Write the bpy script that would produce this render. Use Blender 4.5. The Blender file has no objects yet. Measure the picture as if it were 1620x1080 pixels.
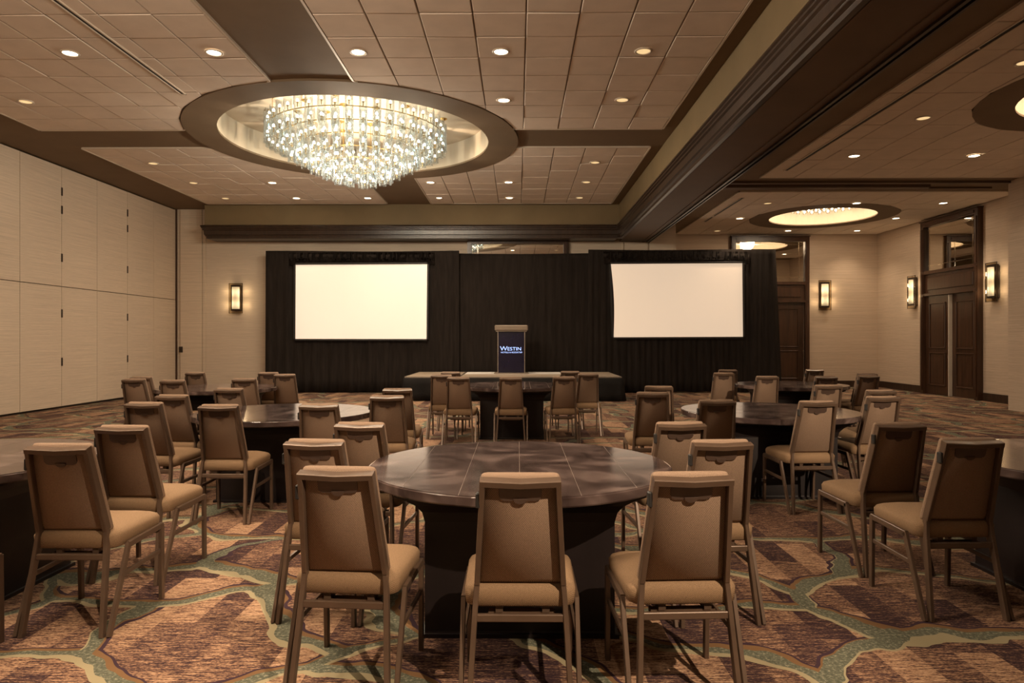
import bpy, bmesh, math, random
from mathutils import Vector, Matrix
random.seed(7)
S = bpy.context.scene
COL = S.collection
PI = math.pi

# ------------------------------------------------------------------ camera, world, exposure
cam_d = bpy.data.cameras.new('camera')
cam = bpy.data.objects.new('camera', cam_d)
COL.objects.link(cam)
cam.location = (0, 0, 1.5)
cam.rotation_euler = (PI / 2, 0, 9 / 1080)
cam_d.sensor_width = 36.0
cam_d.lens = 24.0
cam_d.shift_y = -2.5 / 1620
cam_d.clip_end = 200
S.camera = cam
S.view_settings.view_transform = 'Standard'
S.view_settings.look = 'None'
S.view_settings.exposure = 0.2
S.view_settings.gamma = 1.0
S.view_settings.use_curve_mapping = False
W = bpy.data.worlds.new('world')
S.world = W
W.use_nodes = True
W.node_tree.nodes['Background'].inputs[0].default_value = (0.9, 0.7, 0.5, 1)
W.node_tree.nodes['Background'].inputs[1].default_value = 0.02
S.cycles.max_bounces = 8
S.cycles.diffuse_bounces = 5
S.cycles.glossy_bounces = 4
S.cycles.transmission_bounces = 6
S.cycles.transparent_max_bounces = 24
S.cycles.caustics_reflective = False
S.cycles.caustics_refractive = False
S.cycles.sample_clamp_indirect = 4.0
S.cycles.sample_clamp_direct = 12.0

WARM = (1.0, 0.755, 0.52)
P_DOWN = 110      # lit downlight, watts
P_DIM = 30        # dimmed downlight
P_CHAND = 1150     # main chandelier
P_COVE = 150      # small cove lamps in the far bay
P_KEY = 1900       # adjustable spots in the part of the ceiling behind the camera

def spot(name, loc, power, parent=None, size=100, blend=0.6, rot=(0, 0, 0), radius=0.06, color=WARM):
    d = bpy.data.lights.new(name, 'SPOT')
    d.energy = power; d.spot_size = math.radians(size); d.spot_blend = blend
    d.shadow_soft_size = radius; d.color = color
    o = bpy.data.objects.new(name, d); COL.objects.link(o)
    o.location = loc; o.rotation_euler = rot
    if parent: o.parent = parent
    return o

def point(name, loc, power, parent=None, radius=0.3, color=WARM):
    d = bpy.data.lights.new(name, 'POINT')
    d.energy = power; d.shadow_soft_size = radius; d.color = color
    o = bpy.data.objects.new(name, d); COL.objects.link(o)
    o.location = loc
    if parent: o.parent = parent
    return o

# ------------------------------------------------------------------ materials
def lin(c):
    return tuple(((v / 255) / 12.92 if v <= 10 else (((v / 255) + 0.055) / 1.055) ** 2.4) for v in c) + (1,)

class NT:
    def __init__(s, name):
        s.m = bpy.data.materials.new(name); s.m.use_nodes = True
        s.t = s.m.node_tree; s.n = s.t.nodes; s.l = s.t.links
        s.b = s.n.get('Principled BSDF'); s.out = s.n.get('Material Output')
    def node(s, typ, **kw):
        n = s.n.new(typ)
        for k, v in kw.items():
            setattr(n, k, v)
        return n
    def set(s, n, i, v):
        if hasattr(v, 'is_output'): s.l.new(v, n.inputs[i])
        else: n.inputs[i].default_value = v
    def math(s, op, a, b=0.0, c=None):
        n = s.node('ShaderNodeMath', operation=op)
        s.set(n, 0, a); s.set(n, 1, b)
        if c is not None: s.set(n, 2, c)
        return n.outputs[0]
    def vmath(s, op, a, b):
        n = s.node('ShaderNodeVectorMath', operation=op)
        s.set(n, 0, a); s.set(n, 1, b)
        return n.outputs[0]
    def mix(s, f, a, b):
        n = s.node('ShaderNodeMix', data_type='RGBA')
        s.set(n, 0, f); s.set(n, 6, a); s.set(n, 7, b)
        return n.outputs[2]
    def noise(s, vec, scale, detail=3, rough=0.55, color=False):
        n = s.node('ShaderNodeTexNoise')
        if vec is not None: s.l.new(vec, n.inputs['Vector'])
        n.inputs['Scale'].default_value = scale; n.inputs['Detail'].default_value = detail
        n.inputs['Roughness'].default_value = rough
        return n.outputs[1 if color else 0]
    def mapping(s, vec, scale=(1, 1, 1), loc=(0, 0, 0), rot=(0, 0, 0)):
        n = s.node('ShaderNodeMapping')
        s.l.new(vec, n.inputs[0]); n.inputs[1].default_value = loc
        n.inputs[2].default_value = rot; n.inputs[3].default_value = scale
        return n.outputs[0]
    def pos(s): return s.node('ShaderNodeNewGeometry').outputs['Position']
    def obj(s): return s.node('ShaderNodeTexCoord').outputs['Object']
    def ramp(s, f, stops):
        n = s.node('ShaderNodeValToRGB'); s.l.new(f, n.inputs[0])
        e = n.color_ramp.elements
        while len(e) < len(stops): e.new(0.5)
        for x, (p, c) in zip(e, stops): x.position = p; x.color = c
        return n.outputs[0]
    def bump(s, h, strength=0.3, dist=0.01):
        n = s.node('ShaderNodeBump'); n.inputs['Strength'].default_value = strength
        n.inputs['Distance'].default_value = dist; s.l.new(h, n.inputs['Height'])
        s.l.new(n.outputs[0], s.b.inputs['Normal'])
    def base(s, c, rough=0.5, metal=0.0, spec=0.5):
        s.set(s.b, 'Base Color', c); s.set(s.b, 'Roughness', rough)
        s.b.inputs['Metallic'].default_value = metal
        s.b.inputs['Specular IOR Level'].default_value = spec
        return s.m

def varied(name, c, rough=0.5, metal=0.0, amount=0.15, scale=6, spec=0.5, stretch=(1, 1, 1), bump=0.0):
    k = NT(name)
    v = k.mapping(k.pos(), stretch)
    n = k.noise(v, scale, 4)
    lo = tuple(x * (1 - amount) for x in c[:3]) + (1,); hi = tuple(min(1, x * (1 + amount)) for x in c[:3]) + (1,)
    k.base(k.ramp(n, [(0.3, lo), (0.7, hi)]), rough, metal, spec)
    if bump: k.bump(n, bump, 0.004)
    return k.m

def emit(name, c, strength, sample='AUTO'):
    k = NT(name)
    k.base(c, 0.4)
    k.b.inputs['Emission Color'].default_value = c
    k.b.inputs['Emission Strength'].default_value = strength
    try: k.m.cycles.emission_sampling = sample
    except Exception: pass
    return k.m

def grasscloth(name, c):
    k = NT(name)
    p = k.pos()
    a = k.noise(k.mapping(p, (0.8, 0.8, 85)), 1.0, 3, 0.6)
    b = k.noise(k.mapping(p, (5, 5, 240)), 1.0, 2, 0.5)
    f = k.math('ADD', k.math('MULTIPLY', a, 0.65), k.math('MULTIPLY', b, 0.35))
    lo = tuple(x * 0.84 for x in c[:3]) + (1,); hi = tuple(min(1, x * 1.16) for x in c[:3]) + (1,)
    k.base(k.ramp(f, [(0.34, lo), (0.66, hi)]), 0.75, 0, 0.25)
    k.bump(f, 0.25, 0.004)
    return k.m

def carpet():
    k = NT('patterned_carpet')
    p = k.pos()
    big = k.vmath('SUBTRACT', k.noise(p, 0.75, 2, 0.5, True), (0.5, 0.5, 0.5))
    sml = k.vmath('SUBTRACT', k.noise(p, 3.2, 2, 0.5, True), (0.5, 0.5, 0.5))
    sb = k.node('ShaderNodeVectorMath', operation='SCALE'); k.l.new(big, sb.inputs[0]); sb.inputs[3].default_value = 1.15
    ss = k.node('ShaderNodeVectorMath', operation='SCALE'); k.l.new(sml, ss.inputs[0]); ss.inputs[3].default_value = 0.2
    q = k.vmath('ADD', p, k.vmath('ADD', sb.outputs[0], ss.outputs[0]))
    q = k.mapping(q, (0.84, 1.28, 0.0), (0.35, 0.2, 0))
    def dist(off):
        v = k.node('ShaderNodeTexVoronoi', feature='DISTANCE_TO_EDGE', voronoi_dimensions='2D')
        k.l.new(k.vmath('ADD', q, off), v.inputs['Vector']); v.inputs['Scale'].default_value = 1.0
        return v.outputs['Distance']
    d1, d2, d3 = dist((0, 0, 0)), dist((0.012, 0.05, 0)), dist((-0.012, -0.045, 0))
    w = k.math('MULTIPLY_ADD', k.noise(p, 0.9, 1), 0.085, -0.004)
    # patch: strips running away from the camera, streaked across
    sx = k.node('ShaderNodeSeparateXYZ'); k.l.new(p, sx.inputs[0])
    cx = k.math('FLOOR', k.math('DIVIDE', sx.outputs[0], 0.19))
    wn = k.node('ShaderNodeTexWhiteNoise', noise_dimensions='1D'); k.l.new(cx, wn.inputs[1])
    cy = k.math('FLOOR', k.math('ADD', k.math('DIVIDE', sx.outputs[1], 0.85), k.math('MULTIPLY', wn.outputs[0], 3.0)))
    cmb = k.node('ShaderNodeCombineXYZ'); k.l.new(cx, cmb.inputs[0]); k.l.new(cy, cmb.inputs[1])
    wn2 = k.node('ShaderNodeTexWhiteNoise', noise_dimensions='2D'); k.l.new(cmb.outputs[0], wn2.inputs[0])
    st = k.noise(k.mapping(p, (10, 78, 1)), 1.0, 5, 0.8)
    st2 = k.noise(k.mapping(p, (60, 210, 1)), 1.0, 2, 0.6)
    s = k.math('ADD', k.math('MULTIPLY', st, 1.9), k.math('MULTIPLY_ADD', st2, 1.0, -0.95))
    f = k.math('ADD', s, k.math('MULTIPLY', k.math('SUBTRACT', wn2.outputs[0], 0.5), 0.34))
    patch = k.ramp(f, [(0.34, (0.036, 0.020, 0.024, 1)), (0.49, (0.12, 0.066, 0.048, 1)),
                       (0.63, (0.31, 0.18, 0.11, 1)), (0.84, (0.50, 0.33, 0.21, 1))])
    sp = k.noise(k.mapping(p, (60, 60, 1)), 1.0, 2, 0.7)
    green = k.ramp(sp, [(0.40, (0.085, 0.090, 0.065, 1)), (0.55, (0.125, 0.13, 0.095, 1)), (0.68, (0.27, 0.25, 0.18, 1))])
    c = patch
    c = k.mix(k.math('LESS_THAN', d3, k.math('ADD', w, 0.020)), c, (0.045, 0.025, 0.035, 1))
    c = k.mix(k.math('LESS_THAN', d3, w), c, (0.17, 0.095, 0.045, 1))
    c = k.mix(k.math('LESS_THAN', d2, w), c, (0.31, 0.265, 0.165, 1))
    c = k.mix(k.math('LESS_THAN', d1, w), c, green)
    k.base(c, 0.95, 0, 0.1)
    k.bump(k.noise(k.mapping(p, (220, 220, 1)), 1.0, 2), 0.35, 0.006)
    return k.m

def weave(name, c):
    k = NT(name)
    o = k.obj()
    sx = k.node('ShaderNodeSeparateXYZ'); k.l.new(o, sx.inputs[0])
    yz = k.math('ADD', sx.outputs[1], sx.outputs[2])
    a = k.math('SINE', k.math('MULTIPLY', sx.outputs[0], 850))
    b = k.math('SINE', k.math('MULTIPLY', yz, 850))
    w = k.math('MULTIPLY_ADD', k.math('MULTIPLY', a, b), 0.5, 0.5)
    n = k.noise(k.mapping(o, (300, 300, 300)), 1.0, 2, 0.7)
    f = k.math('ADD', k.math('MULTIPLY', w, 0.45), k.math('MULTIPLY', n, 0.55))
    lo = tuple(x * 0.42 for x in c[:3]) + (1,); hi = tuple(min(1, x * 1.5) for x in c[:3]) + (1,)
    k.base(k.ramp(f, [(0.25, lo), (0.75, hi)]), 0.85, 0, 0.25)
    k.bump(f, 0.3, 0.003)
    return k.m

def swirl_top():
    k = NT('swirled_tabletop')
    o = k.pos()
    wv = k.node('ShaderNodeTexNoise'); k.l.new(o, wv.inputs['Vector'])
    wv.inputs['Scale'].default_value = 1.9; wv.inputs['Detail'].default_value = 2; wv.inputs['Distortion'].default_value = 3.0
    f = wv.outputs[0]
    k.base(k.ramp(f, [(0.3, (0.032, 0.021, 0.020, 1)), (0.52, (0.072, 0.050, 0.047, 1)), (0.72, (0.17, 0.125, 0.115, 1))]), 0.25, 0, 0.55)
    r = k.math('MULTIPLY_ADD', f, 0.12, 0.07)
    k.set(k.b, 'Roughness', r)
    return k.m

def wood(name, c):
    k = NT(name)
    n = k.noise(k.mapping(k.pos(), (14, 14, 1.2)), 1.0, 5, 0.6)
    lo = tuple(x * 0.6 for x in c[:3]) + (1,); hi = tuple(x * 1.35 for x in c[:3]) + (1,)
    k.base(k.ramp(n, [(0.3, lo), (0.7, hi)]), 0.32, 0, 0.5)
    return k.m

def thin_glass(name, tint, gloss=0.25):
    k = NT(name)
    tr = k.node('ShaderNodeBsdfTransparent'); tr.inputs[0].default_value = tint
    gl = k.node('ShaderNodeBsdfGlossy'); gl.inputs['Roughness'].default_value = 0.10
    gl.inputs[0].default_value = (1, 1, 1, 1)
    lw = k.node('ShaderNodeLayerWeight'); lw.inputs[0].default_value = gloss
    mx = k.node('ShaderNodeMixShader')
    k.l.new(lw.outputs['Facing'], mx.inputs[0]); k.l.new(tr.outputs[0], mx.inputs[1]); k.l.new(gl.outputs[0], mx.inputs[2])
    k.l.new(mx.outputs[0], k.out.inputs[0])
    return k.m

def banded_shade():
    k = NT('frosted_sconce_shade')
    sx = k.node('ShaderNodeSeparateXYZ'); k.l.new(k.obj(), sx.inputs[0])
    c = k.math('COSINE', k.math('MULTIPLY', sx.outputs[2], 2 * PI / 0.36))
    f = k.math('MULTIPLY_ADD', c, -0.26, 0.42)       # two lamps behind the frosted glass
    k.base((0.85, 0.75, 0.55, 1), 0.4)
    k.b.inputs['Emission Color'].default_value = (1.0, 0.78, 0.44, 1)
    k.l.new(f, k.b.inputs['Emission Strength'])
    return k.m

M = dict(
    wall=grasscloth('grasscloth_wallpaper', (0.56, 0.46, 0.36, 1)),
    wall_r=grasscloth('grasscloth_wallpaper_bay', (0.53, 0.42, 0.32, 1)),
    panel=grasscloth('grasscloth_partition', (0.60, 0.49, 0.38, 1)),
    tile=varied('mineral_ceiling_tile', (0.72, 0.63, 0.55, 1), 0.9, 0, 0.05, 3, 0.1, bump=0.05),
    grid=varied('ceiling_grid_metal', (0.16, 0.125, 0.095, 1), 0.6, 0, 0.1, 4),
    trimlight=varied('painted_edge_trim', (0.62, 0.54, 0.45, 1), 0.5, 0, 0.05, 4),
    soffit=varied('brown_soffit_paint', (0.18, 0.128, 0.082, 1), 0.8, 0, 0.06, 1.5, 0.2),
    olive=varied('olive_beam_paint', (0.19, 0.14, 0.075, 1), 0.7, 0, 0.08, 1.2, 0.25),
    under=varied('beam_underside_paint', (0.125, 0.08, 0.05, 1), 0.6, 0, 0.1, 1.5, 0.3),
    dome=varied('cream_dome_plaster', (0.58, 0.49, 0.37, 1), 0.8, 0, 0.05, 1.5, 0.2),
    crown=wood('dark_wood_crown', (0.032, 0.018, 0.011, 1)),
    wood=wood('dark_walnut', (0.050, 0.023, 0.012, 1)),
    base=wood('dark_baseboard', (0.04, 0.022, 0.014, 1)),
    carpet=carpet(),
    drape=varied('black_drape_cloth', (0.017, 0.013, 0.011, 1), 0.9, 0, 0.3, 5, 0.15, (3, 3, 0.3)),
    skirt=varied('black_stage_skirt', (0.009, 0.0075, 0.007, 1), 0.85, 0, 0.25, 4, 0.2),
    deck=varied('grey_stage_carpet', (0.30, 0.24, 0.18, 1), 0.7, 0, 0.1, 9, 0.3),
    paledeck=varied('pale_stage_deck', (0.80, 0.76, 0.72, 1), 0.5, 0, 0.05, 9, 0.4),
    decktrim=varied('stage_edge_metal', (0.35, 0.30, 0.25, 1), 0.35, 0.7, 0.1, 6),
    fabric=weave('tan_chair_weave', (0.25, 0.162, 0.095, 1)),
    fabric2=weave('brown_chair_back_weave', (0.275, 0.19, 0.135, 1)),
    frame=varied('bronze_chair_frame', (0.115, 0.075, 0.052, 1), 0.35, 0.25, 0.12, 8, 0.5),
    plate=varied('brown_handle_plate', (0.085, 0.055, 0.043, 1), 0.4, 0.1, 0.1, 8),
    rubber=varied('black_rubber', (0.015, 0.013, 0.012, 1), 0.6, 0, 0.1, 8),
    top=swirl_top(),
    groove=varied('pale_table_seam', (0.36, 0.30, 0.25, 1), 0.4, 0, 0.05, 8),
    pedestal=varied('dark_table_pedestal', (0.010, 0.0065, 0.007, 1), 0.45, 0, 0.3, 5, 0.4),
    navy=varied('navy_lectern_front', (0.008, 0.006, 0.024, 1), 0.25, 0, 0.15, 5, 0.5),
    lectop=varied('taupe_lectern_top', (0.22, 0.17, 0.125, 1), 0.45, 0, 0.06, 7),
    logo=emit('glowing_pale_blue_lettering', (0.36, 0.52, 1.0, 1), 1.1, 'NONE'),
    screenL=emit('lit_screen_fabric', (0.93, 0.82, 0.70, 1), 0.37),
    screenR=emit('lit_screen_fabric_dimmer', (0.86, 0.71, 0.55, 1), 0.46),
    mirror=NT('mirror_glass').base((0.75, 0.72, 0.66, 1), 0.015, 1.0),
    bevelglass=NT('bevelled_mirror_strip').base((0.85, 0.8, 0.7, 1), 0.12, 1.0),
    brass=varied('polished_brass', (0.70, 0.47, 0.18, 1), 0.25, 1.0, 0.08, 5),
    bronze=varied('dark_bronze', (0.06, 0.045, 0.035, 1), 0.35, 0.8, 0.15, 7),
    glass=thin_glass('clear_tube_glass', (0.91, 0.945, 0.97, 1), 0.20),
    sconceglass=thin_glass('sconce_plate_glass', (0.80, 0.74, 0.62, 1), 0.18),
    bulb=emit('glowing_bulb', (1.0, 0.88, 0.66, 1), 6.5, 'NONE'),
    lens=emit('lit_downlight_lens', (1.0, 0.84, 0.58, 1), 9, 'NONE'),
    lensdim=emit('dim_downlight_lens', (0.95, 0.68, 0.33, 1), 0.75, 'NONE'),
    sconce=banded_shade(),
    switch=varied('brown_switch_plate', (0.03, 0.02, 0.014, 1), 0.4, 0, 0.1, 9),
    steel=varied('brushed_steel', (0.55, 0.50, 0.44, 1), 0.3, 1.0, 0.08, 9),
    seam=varied('dark_panel_joint', (0.05, 0.035, 0.025, 1), 0.7, 0, 0.1, 9),
)

# ------------------------------------------------------------------ mesh helpers
def link(name, me, mat=None, parent=None, loc=None):
    o = bpy.data.objects.new(name, me)
    if mat is not None and not me.materials: me.materials.append(mat)
    COL.objects.link(o)
    if parent is not None: o.parent = parent
    if loc is not None: o.location = loc
    return o

def mesh(name, verts, faces, smooth=False):
    me = bpy.data.meshes.new(name)
    me.from_pydata([tuple(v) for v in verts], [], faces)
    me.validate(); me.update()
    bm = bmesh.new(); bm.from_mesh(me)
    bmesh.ops.recalc_face_normals(bm, faces=bm.faces[:])
    bm.to_mesh(me); bm.free()
    if smooth:
        for p in me.polygons: p.use_smooth = True
    return me

class MB:
    """collects simple solids into one mesh"""
    def __init__(s): s.v = []; s.f = []
    def add(s, v, f):
        n = len(s.v); s.v += [tuple(x) for x in v]; s.f += [tuple(i + n for i in q) for q in f]; return s
    def box(s, x0, x1, y0, y1, z0, z1):
        v = [(x, y, z) for z in (z0, z1) for y in (y0, y1) for x in (x0, x1)]
        return s.add(v, [(0, 2, 3, 1), (4, 5, 7, 6), (0, 1, 5, 4), (2, 6, 7, 3), (0, 4, 6, 2), (1, 3, 7, 5)])
    def cbox(s, x0, x1, y0, y1, z0, z1, c):
        """box with chamfered vertical and horizontal edges (lofted)"""
        lay = []
        for z, i in ((z0, c), (z0 + c, 0), (z1 - c, 0), (z1, c)):
            a, b, d, e = x0 + i, x1 - i, y0 + i, y1 - i
            lay.append([(a + c, d, z), (b - c, d, z), (b, d + c, z), (b, e - c, z), (b - c, e, z), (a + c, e, z), (a, e - c, z), (a, d + c, z)])
        return s.loft(lay)
    def loft(s, layers, cap=True):
        n = len(layers[0]); v = [p for L in layers for p in L]; f = []
        for k in range(len(layers) - 1):
            for i in range(n):
                j = (i + 1) % n
                f.append((k * n + i, k * n + j, (k + 1) * n + j, (k + 1) * n + i))
        if cap:
            f.append(tuple(range(n - 1, -1, -1))); f.append(tuple((len(layers) - 1) * n + i for i in range(n)))
        return s.add(v, f)
    def cyl(s, x, y, z0, z1, r, n=12, r2=None):
        r2 = r if r2 is None else r2
        a = [(x + r * math.cos(2 * PI * i / n), y + r * math.sin(2 * PI * i / n), z0) for i in range(n)]
        b = [(x + r2 * math.cos(2 * PI * i / n), y + r2 * math.sin(2 * PI * i / n), z1) for i in range(n)]
        return s.loft([a, b])
    def bar(s, pts, w, t, side=(1, 0, 0)):
        """rectangular section swept along pts; w across side, t perpendicular"""
        pts = [Vector(p) for p in pts]; sd = Vector(side); L = []
        for i, p in enumerate(pts):
            d0 = (pts[i] - pts[i - 1]).normalized() if i else None
            d1 = (pts[i + 1] - pts[i]).normalized() if i < len(pts) - 1 else None
            if d0 is None: d = d1; k = 1
            elif d1 is None: d = d0; k = 1
            else:
                d = (d0 + d1).normalized(); k = 1 / max(0.35, d.dot(d0))
            u = (sd - d * sd.dot(d)).normalized(); n = d.cross(u)
            c = 0.22
            hw, ht = w / 2, t / 2 * k
            q = []
            for a, b in ((-1, -1 + c), (-1 + c, -1), (1 - c, -1), (1, -1 + c), (1, 1 - c), (1 - c, 1), (-1 + c, 1), (-1, 1 - c)):
                q.append(p + u * (a * hw) + n * (b * ht))
            L.append(q)
        return s.loft(L)
    def build(s, name, mat, parent=None, smooth=False, loc=None):
        return link(name, mesh(name, s.v, s.f, smooth), mat, parent, loc)

def empty(name, loc=(0, 0, 0), rz=0.0):
    o = bpy.data.objects.new(name, None); COL.objects.link(o)
    o.location = loc; o.rotation_euler = (0, 0, rz); o.empty_display_size = 0.2
    return o

def tag(o, label=None, cat=None, group=None, kind=None):
    if label: o['label'] = label
    if cat: o['category'] = cat
    if group: o['group'] = group
    if kind: o['kind'] = kind
    return o

def copy_tree(o, kids, parent=None):
    c = o.copy(); COL.objects.link(c)
    if parent is not None: c.parent = parent
    for ch in kids.get(o, ()): copy_tree(ch, kids, c)
    return c

def kid_map():
    k = {}
    for o in COL.objects:
        if o.parent: k.setdefault(o.parent, []).append(o)
    return k

def rrect(w, h, r, n=4, cx=0, cy=0):
    pts = []
    for (sx, sy, a0) in ((1, -1, -PI / 2), (1, 1, 0), (-1, 1, PI / 2), (-1, -1, PI)):
        for i in range(n + 1):
            a = a0 + (PI / 2) * i / n
            pts.append((cx + sx * (w - r) + r * math.cos(a), cy + sy * (h - r) + r * math.sin(a)))
    return pts

def clip_poly(poly, inside, inter):
    out = []
    for i in range(len(poly)):
        a, b = poly[i], poly[(i + 1) % len(poly)]
        ia, ib = inside(a), inside(b)
        if ia: out.append(a)
        if ia != ib: out.append(inter(a, b, ia))
    return out

# ------------------------------------------------------------------ dimensions
XL = -10.0            # partition wall
YB = 19.9             # back wall of the main hall
YR = 21.9             # back wall of the far bay
XR = 11.5             # door wall
XJ, YJ = 10.5, 14.7   # wall that steps in
YC = -7.0             # behind the camera
ZC = 5.32             # main ceiling
ZR = 4.89             # bay ceiling
BX0, BX1, BZ = 2.85, 3.80, 4.36   # long beam
BY = 19.2             # face of cross beam at the back

# ------------------------------------------------------------------ floor and walls
tag(MB().box(XL - 0.3, XR + 1.5, YC - 0.3, YR + 0.3, -0.1, 0).build('floor', M['carpet']),
    'patterned carpet of tan patches and winding green bands', kind='structure')

wl = tag(MB().box(XL - 0.25, XL - 0.06, YC, YB + 0.2, 0, ZC + 0.4).build('wall_left', M['seam']),
         'folding partition wall of tan grasscloth panels', kind='structure')
pl, pu, ph = MB(), MB(), MB()
PW = 1.26
pl.box(0, 0.06, 0.006, PW - 0.006, 0.05, 2.662); pu.box(0, 0.06, 0.006, PW - 0.006, 2.678, ZC - 0.03)
lo_me = mesh('panel', pl.v, pl.f); up_me = mesh('panel', pu.v, pu.f)
ph.box(-0.004, 0.012, -0.02, 0.02, -0.09, 0.09); hi_me = mesh('hinge', ph.v, ph.f)
for k in range(17):
    y = YB + 0.03 - PW * (k + 1)
    for me in (lo_me, up_me):
        link('panel', me, M['panel'], wl, (XL - 0.06, y, 0))
    if k % 2 == 0 and 0 < k < 7:
        for z in (1.02, 2.08, 3.3, 4.35, 4.75):
            link('hinge', hi_me, M['bronze'], wl, (XL, y + PW, z))
MB().box(-0.02, 0.02, YB - 0.04, YB + 0.0, 0, ZC).build('end_strip', M['wood'], wl, loc=(XL + 0.02, 0, 0))

wb = tag(MB().box(XL - 0.25, 4.6, YB, YB + 0.25, 0, ZC + 0.4).build('wall_back', M['wall']),
         'tan grasscloth back wall of the main hall', kind='structure')
MB().box(-9.85, -9.22, YB - 0.05, YB, 0.0, ZC - 0.02).build('pocket_panel', M['panel'], wb)
MB().box(-9.205, -9.12, YB - 0.035, YB, 0.0, ZC - 0.02).build('pocket_trim', M['wall'], wb)
for x0, x1 in ((3.02, 3.07), (3.10, 3.78), (3.84, 4.52)):
    MB().box(x0, x1, YB - 0.04, YB, 0, BZ - 0.02).build('pocket_panel', M['panel'], wb)
tag(MB().box(4.6, XR + 0.2, YR, YR + 0.25, 0, ZR + 0.4).box(4.35, 4.6, YB + 0.25, YR + 0.25, 0, ZR + 0.4).build('wall_far', M['wall_r']),
    'tan grasscloth wall at the end of the side bay', kind='structure')
wr = tag(MB().box(XR, XR + 0.25, YJ, YR, 0, ZR + 0.4).box(XJ, XR + 0.25, YC, YJ, 0, ZR + 0.4).build('wall_right', M['wall_r']),
         'tan grasscloth wall holding the wooden double doors', kind='structure')
tag(MB().box(XL - 0.25, XR + 0.25, YC - 0.25, YC, 0, ZC + 0.4).build('wall_rear', M['wall']),
    'tan grasscloth wall behind the viewer', kind='structure')
def baseboard(name, x0, x1, y0, y1):
    b = MB().box(x0, x1, y0, y1, 0, 0.17)
    c = 0.006
    b.box(x0 + c * (x1 - x0 > 0.1), x1 - c * (x1 - x0 > 0.1), y0 + c * (y1 - y0 > 0.1), y1 - c * (y1 - y0 > 0.1), 0.17, 0.2)
    return tag(b.build(name, M['base']), 'dark wood baseboard', kind='structure')
baseboard('baseboard_far', 9.3, XR, YR - 0.03, YR)
baseboard('baseboard_right', XR - 0.03, XR, 19.4, YR - 0.03)
baseboard('baseboard_step', XR - 0.03, XR, YJ, 16.93)
baseboard('baseboard_back', -9.1, -1.5, YB - 0.03, YB)

# ------------------------------------------------------------------ main ceiling
RC = (-3.04, 13.0)    # centre of the big ring
RO, RI = 3.05, 2.48
def ring_pts(r, z, n=72, c=RC):
    return [(c[0] + r * math.cos(2 * PI * i / n), c[1] + r * math.sin(2 * PI * i / n), z) for i in range(n)]

def plane_with_holes(name, x0, x1, y0, y1, z, holes, mat, up=0.3, n=72):
    """ceiling slab whose underside has round openings"""
    bm = bmesh.new()
    outer = [bm.verts.new((x, y, z)) for x, y in ((x0, y0), (x1, y0), (x1, y1), (x0, y1))]
    edges = [bm.edges.new((outer[i], outer[(i + 1) % 4])) for i in range(4)]
    for (cx, cy, r) in holes:
        vs = [bm.verts.new((cx + r * math.cos(2 * PI * i / n), cy + r * math.sin(2 * PI * i / n), z)) for i in range(n)]
        edges += [bm.edges.new((vs[i], vs[(i + 1) % n])) for i in range(n)]
    bmesh.ops.triangle_fill(bm, use_beauty=True, use_dissolve=False, edges=edges)
    bad = [f for f in bm.faces for (cx, cy, r) in holes if (f.calc_center_median().xy - Vector((cx, cy))).length < r * 0.97]
    bmesh.ops.delete(bm, geom=list(set(bad)), context='FACES')
    g = bmesh.ops.extrude_face_region(bm, geom=bm.faces[:])
    for v in g['geom']:
        if isinstance(v, bmesh.types.BMVert): v.co.z += up
    bmesh.ops.recalc_face_normals(bm, faces=bm.faces[:])
    me = bpy.data.meshes.new(name); bm.to_mesh(me); bm.free()
    return link(name, me, mat)

ceil = plane_with_holes('ceiling', XL - 0.25, BX0 + 0.2, YC, YB + 0.25, ZC, [(RC[0], RC[1], RI + 0.04)], M['soffit'])
tag(ceil, 'brown soffit ceiling with inset fields of pale square tiles', kind='structure')

def circle_inside(c, r): return lambda p: (p[0] - c[0]) ** 2 + (p[1] - c[1]) ** 2 >= r * r
def circle_inter(c, r):
    def f(a, b, ia):
        lo, hi = (a, b) if ia else (b, a)       # lo is outside the circle
        for _ in range(26):
            m = ((lo[0] + hi[0]) / 2, (lo[1] + hi[1]) / 2)
            if (m[0] - c[0]) ** 2 + (m[1] - c[1]) ** 2 >= r * r: lo = m
            else: hi = m
        return lo
    return f

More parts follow.
